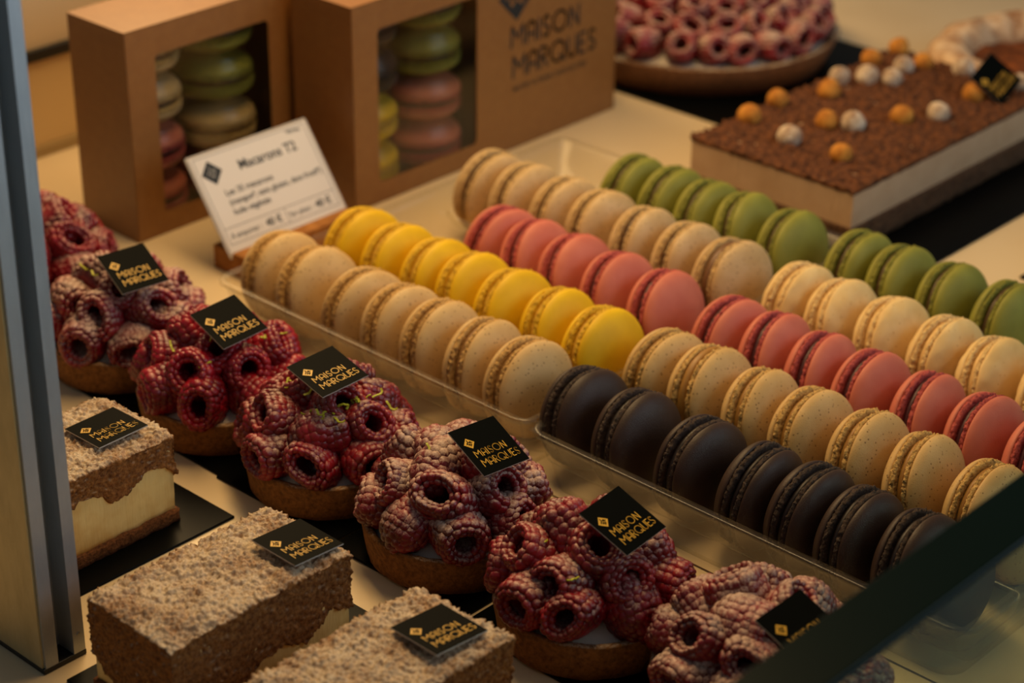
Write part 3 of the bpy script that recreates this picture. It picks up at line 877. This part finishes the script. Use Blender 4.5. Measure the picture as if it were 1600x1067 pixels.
NUTS = [(5.1, 28.11, 'n'), (4.75, 31.12, 'n'), (8.32, 27.17, 'w'), (6.06, 33.98, 'n'), (5.18, 36.25, 'w'), (11.6, 27.16, 'n'), (8.53, 30.31, 'n'), (9.67, 31.05, 'w'),
        (4.77, 39.81, 'n'), (7.45, 38.05, 'w'), (6.75, 40.17, 'w'), (10.97, 33.69, 'n'), (12.0, 35.46, 'w'), (11.87, 39.25, 'n'), (9.41, 42.0, 'w'), (6.25, 37.3, 'w'), (12.85, 42.3, 'w'), (7.3, 41.3, 'n'), (4.9, 42.4, 'n')]
for i, (x, y, k) in enumerate(NUTS):
    o = put('hazelnut', NU[k][i % 2], HC, (x-9.45, y-33.4, 3.5), (rnd.uniform(-1, 1), rnd.uniform(-1, 1), rnd.uniform(0, 6)), rnd.uniform(.92, 1.05))
    if k == 'w': o['label'] = 'sugar-dusted hazelnut'

# ---------------------------------------------------------------- large raspberry tart
tag(put('serving_board', mesh(bevbox(-18, .3, 33.3, 49.7, 0.003, .13, w=.03, seg=1), 'serving_board', M['board'], False)), 'black board under the large raspberry tart', 'board')
LT = thing('raspberry_tart', 'large round raspberry tart dusted with sugar, behind the hazelnut cake', 'tart', (-9.1, 41.75, .14))
put('crust', crust_mesh(8.65, 7.9, 1.9, 50, .5), LT).data.materials[0] = mat_baked('deep_baked_crust', '#7C5230', '#52321A', .8, 4, .06)
bm = bmesh.new(); lathe(bm, [(0, .8), (4, .6), (7.2, .1), (7.9, -.2)], 48); bmesh.ops.recalc_face_normals(bm, faces=bm.faces[:])
put('cream', mesh(bm, 'cream', M['cream']), LT, (0, 0, 1.8))
r_ = random.Random(77)
for cnt, rad, zz, el in ((24, 7.15, 2.6, (0, 40)), (19, 5.7, 3.2, (30, 60)), (13, 4.0, 3.7, (45, 75)), (8, 2.3, 3.95, (55, 85)), (3, .9, 4.1, (60, 89))):
    for k in range(cnt):
        a = 2*PI*k/cnt + r_.uniform(-.04, .04); e = math.radians(r_.uniform(*el)); b = a + r_.uniform(-.5, .5)
        # berries turn their mouths mostly outwards and up
        put('raspberry', BER['heavy'][r_.randrange(5)], LT, (rad*math.cos(a), rad*math.sin(a), zz), aim((math.cos(b)*math.cos(e), math.sin(b)*math.cos(e), math.sin(e)), r_.uniform(0, 6)), 1.05)

# ---------------------------------------------------------------- dusted pastry ring tart, far right
PT = thing('caramel_pastry', 'round pastry with a puffed sugar-dusted rim and caramelised centre, far right', 'pastry', (10.3, 51.2, .02))
bm = bmesh.new()
N1, N2 = 110, 28
rg = []
for i in range(N1):
    a = 2*PI*i/N1
    lump = .85 + .22*abs(math.sin(a*5.5)) + .12*noise.noise(Vector((math.cos(a)*3, math.sin(a)*3, 0)))
    rg.append([])
    for j in range(N2):
        b = 2*PI*j/N2
        k = 1 + .14*noise.noise(Vector((math.cos(a)*5, math.sin(a)*5, b*1.2)))
        r = 6.2 + 1.35*lump*k*math.cos(b); z = 1.42 + 1.4*lump*k*math.sin(b)
        rg[-1].append(bm.verts.new((r*math.cos(a), r*math.sin(a), max(.0, z))))
for i in range(N1):
    for j in range(N2):
        bm.faces.new((rg[i][j], rg[(i+1) % N1][j], rg[(i+1) % N1][(j+1) % N2], rg[i][(j+1) % N2]))
bmesh.ops.recalc_face_normals(bm, faces=bm.faces[:])
put('puffed_rim', mesh(bm, 'puffed_rim', M['choux']), PT)
bm = bmesh.new()
lathe(bm, [(0, 0), (5.6, 0), (5.6, 1.3), (5.2, 1.55)] + [(5.2*(1-k/14), 1.6) for k in range(1, 14)] + [(0, 1.6)], 72,
      lambda r, z, a: (r, z + (.5*noise.noise(Vector((r*math.cos(a)*.7, r*math.sin(a)*.7, 0))) if z > 1.5 else 0)))
bmesh.ops.recalc_face_normals(bm, faces=bm.faces[:])
put('caramelised_filling', mesh(bm, 'caramelised_filling', M['caramel']), PT)

# far right: another board with a dark dessert, mostly out of frame
tag(put('serving_board', mesh(bevbox(22.0, 34, 27.8, 41, 0.003, .13, w=.03, seg=1), 'serving_board', M['board'], False)), 'black board at the right edge behind the green macarons', 'board')
bm = bmesh.new(); lathe(bm, [(0, 0), (3.0, 0), (3.1, .1), (3.1, 2.5), (2.9, 2.75), (0, 2.85)], 48); bmesh.ops.recalc_face_normals(bm, faces=bm.faces[:])
tag(put('chocolate_dessert', mesh(bm, 'chocolate_dessert', M['choc']), None, (26.2, 33.6, .14)), 'round dark chocolate dessert cut off by the right edge', 'dessert')
# black rubber knob on the counter, lower right corner
bm = bmesh.new(); lathe(bm, [(0, 0), (.72, 0), (.78, .08), (.76, .4), (.6, .58), (0, .64)], 32); bmesh.ops.recalc_face_normals(bm, faces=bm.faces[:])
tag(put('rubber_knob', mesh(bm, 'rubber_knob', M['dark']), None, (39.0, -.85, .003)), 'round black rubber knob on the counter in the lower right corner', 'knob')

# ---------------------------------------------------------------- lights
def area(name, loc, target, sx, sy, power, col):
    li = bpy.data.lights.new(name, 'AREA'); li.shape = 'RECTANGLE'; li.size = sx*S; li.size_y = sy*S
    li.energy = power; li.color = col
    o = bpy.data.objects.new(name, li); COL.objects.link(o); o.location = [c*S for c in loc]
    o.rotation_euler = (Vector(target) - Vector(loc)).to_track_quat('-Z', 'Y').to_euler(); return o
area('case_strip_lamp', (-12, 14, 50), (4, 8, 0), 14, 90, 5.2, (1.0, .66, .30))
area('window_daylight', (125, 50, 40), (10, 5, 3), 110, 110, 8.5, (.72, .86, 1.0))
w = bpy.data.worlds.new('world'); scene.world = w; w.use_nodes = True
bg = w.node_tree.nodes['Background']; bg.inputs[0].default_value = (.62, .72, .85, 1); bg.inputs[1].default_value = .12

# ---------------------------------------------------------------- camera
cam = bpy.data.cameras.new('camera'); co = bpy.data.objects.new('camera', cam); COL.objects.link(co); scene.camera = co
cam.sensor_width = 36; cam.lens = 3346.2 / 1600 * 36
th, ro, ps = .482827, .0116485, 2.311947
f = Vector((math.cos(th)*math.cos(ps), math.cos(th)*math.sin(ps), -math.sin(th)))
r = Vector((math.sin(ps), -math.cos(ps), 0)); u = r.cross(f)
r2 = r*math.cos(ro) + u*math.sin(ro); u2 = -r*math.sin(ro) + u*math.cos(ro)
co.matrix_world = Matrix.Translation(Vector((67.057, -57.813, 45.28))*S) @ Matrix((r2, u2, -f)).transposed().to_4x4()
cam.clip_start = .02; cam.clip_end = 20
cam.dof.use_dof = True; cam.dof.focus_distance = .79; cam.dof.aperture_fstop = 9.5

vs = scene.view_settings
scene.display_settings.display_device = 'sRGB'
vs.view_transform = 'Standard'; vs.look = 'None'; vs.exposure = 0.0; vs.gamma = 1; vs.use_curve_mapping = False
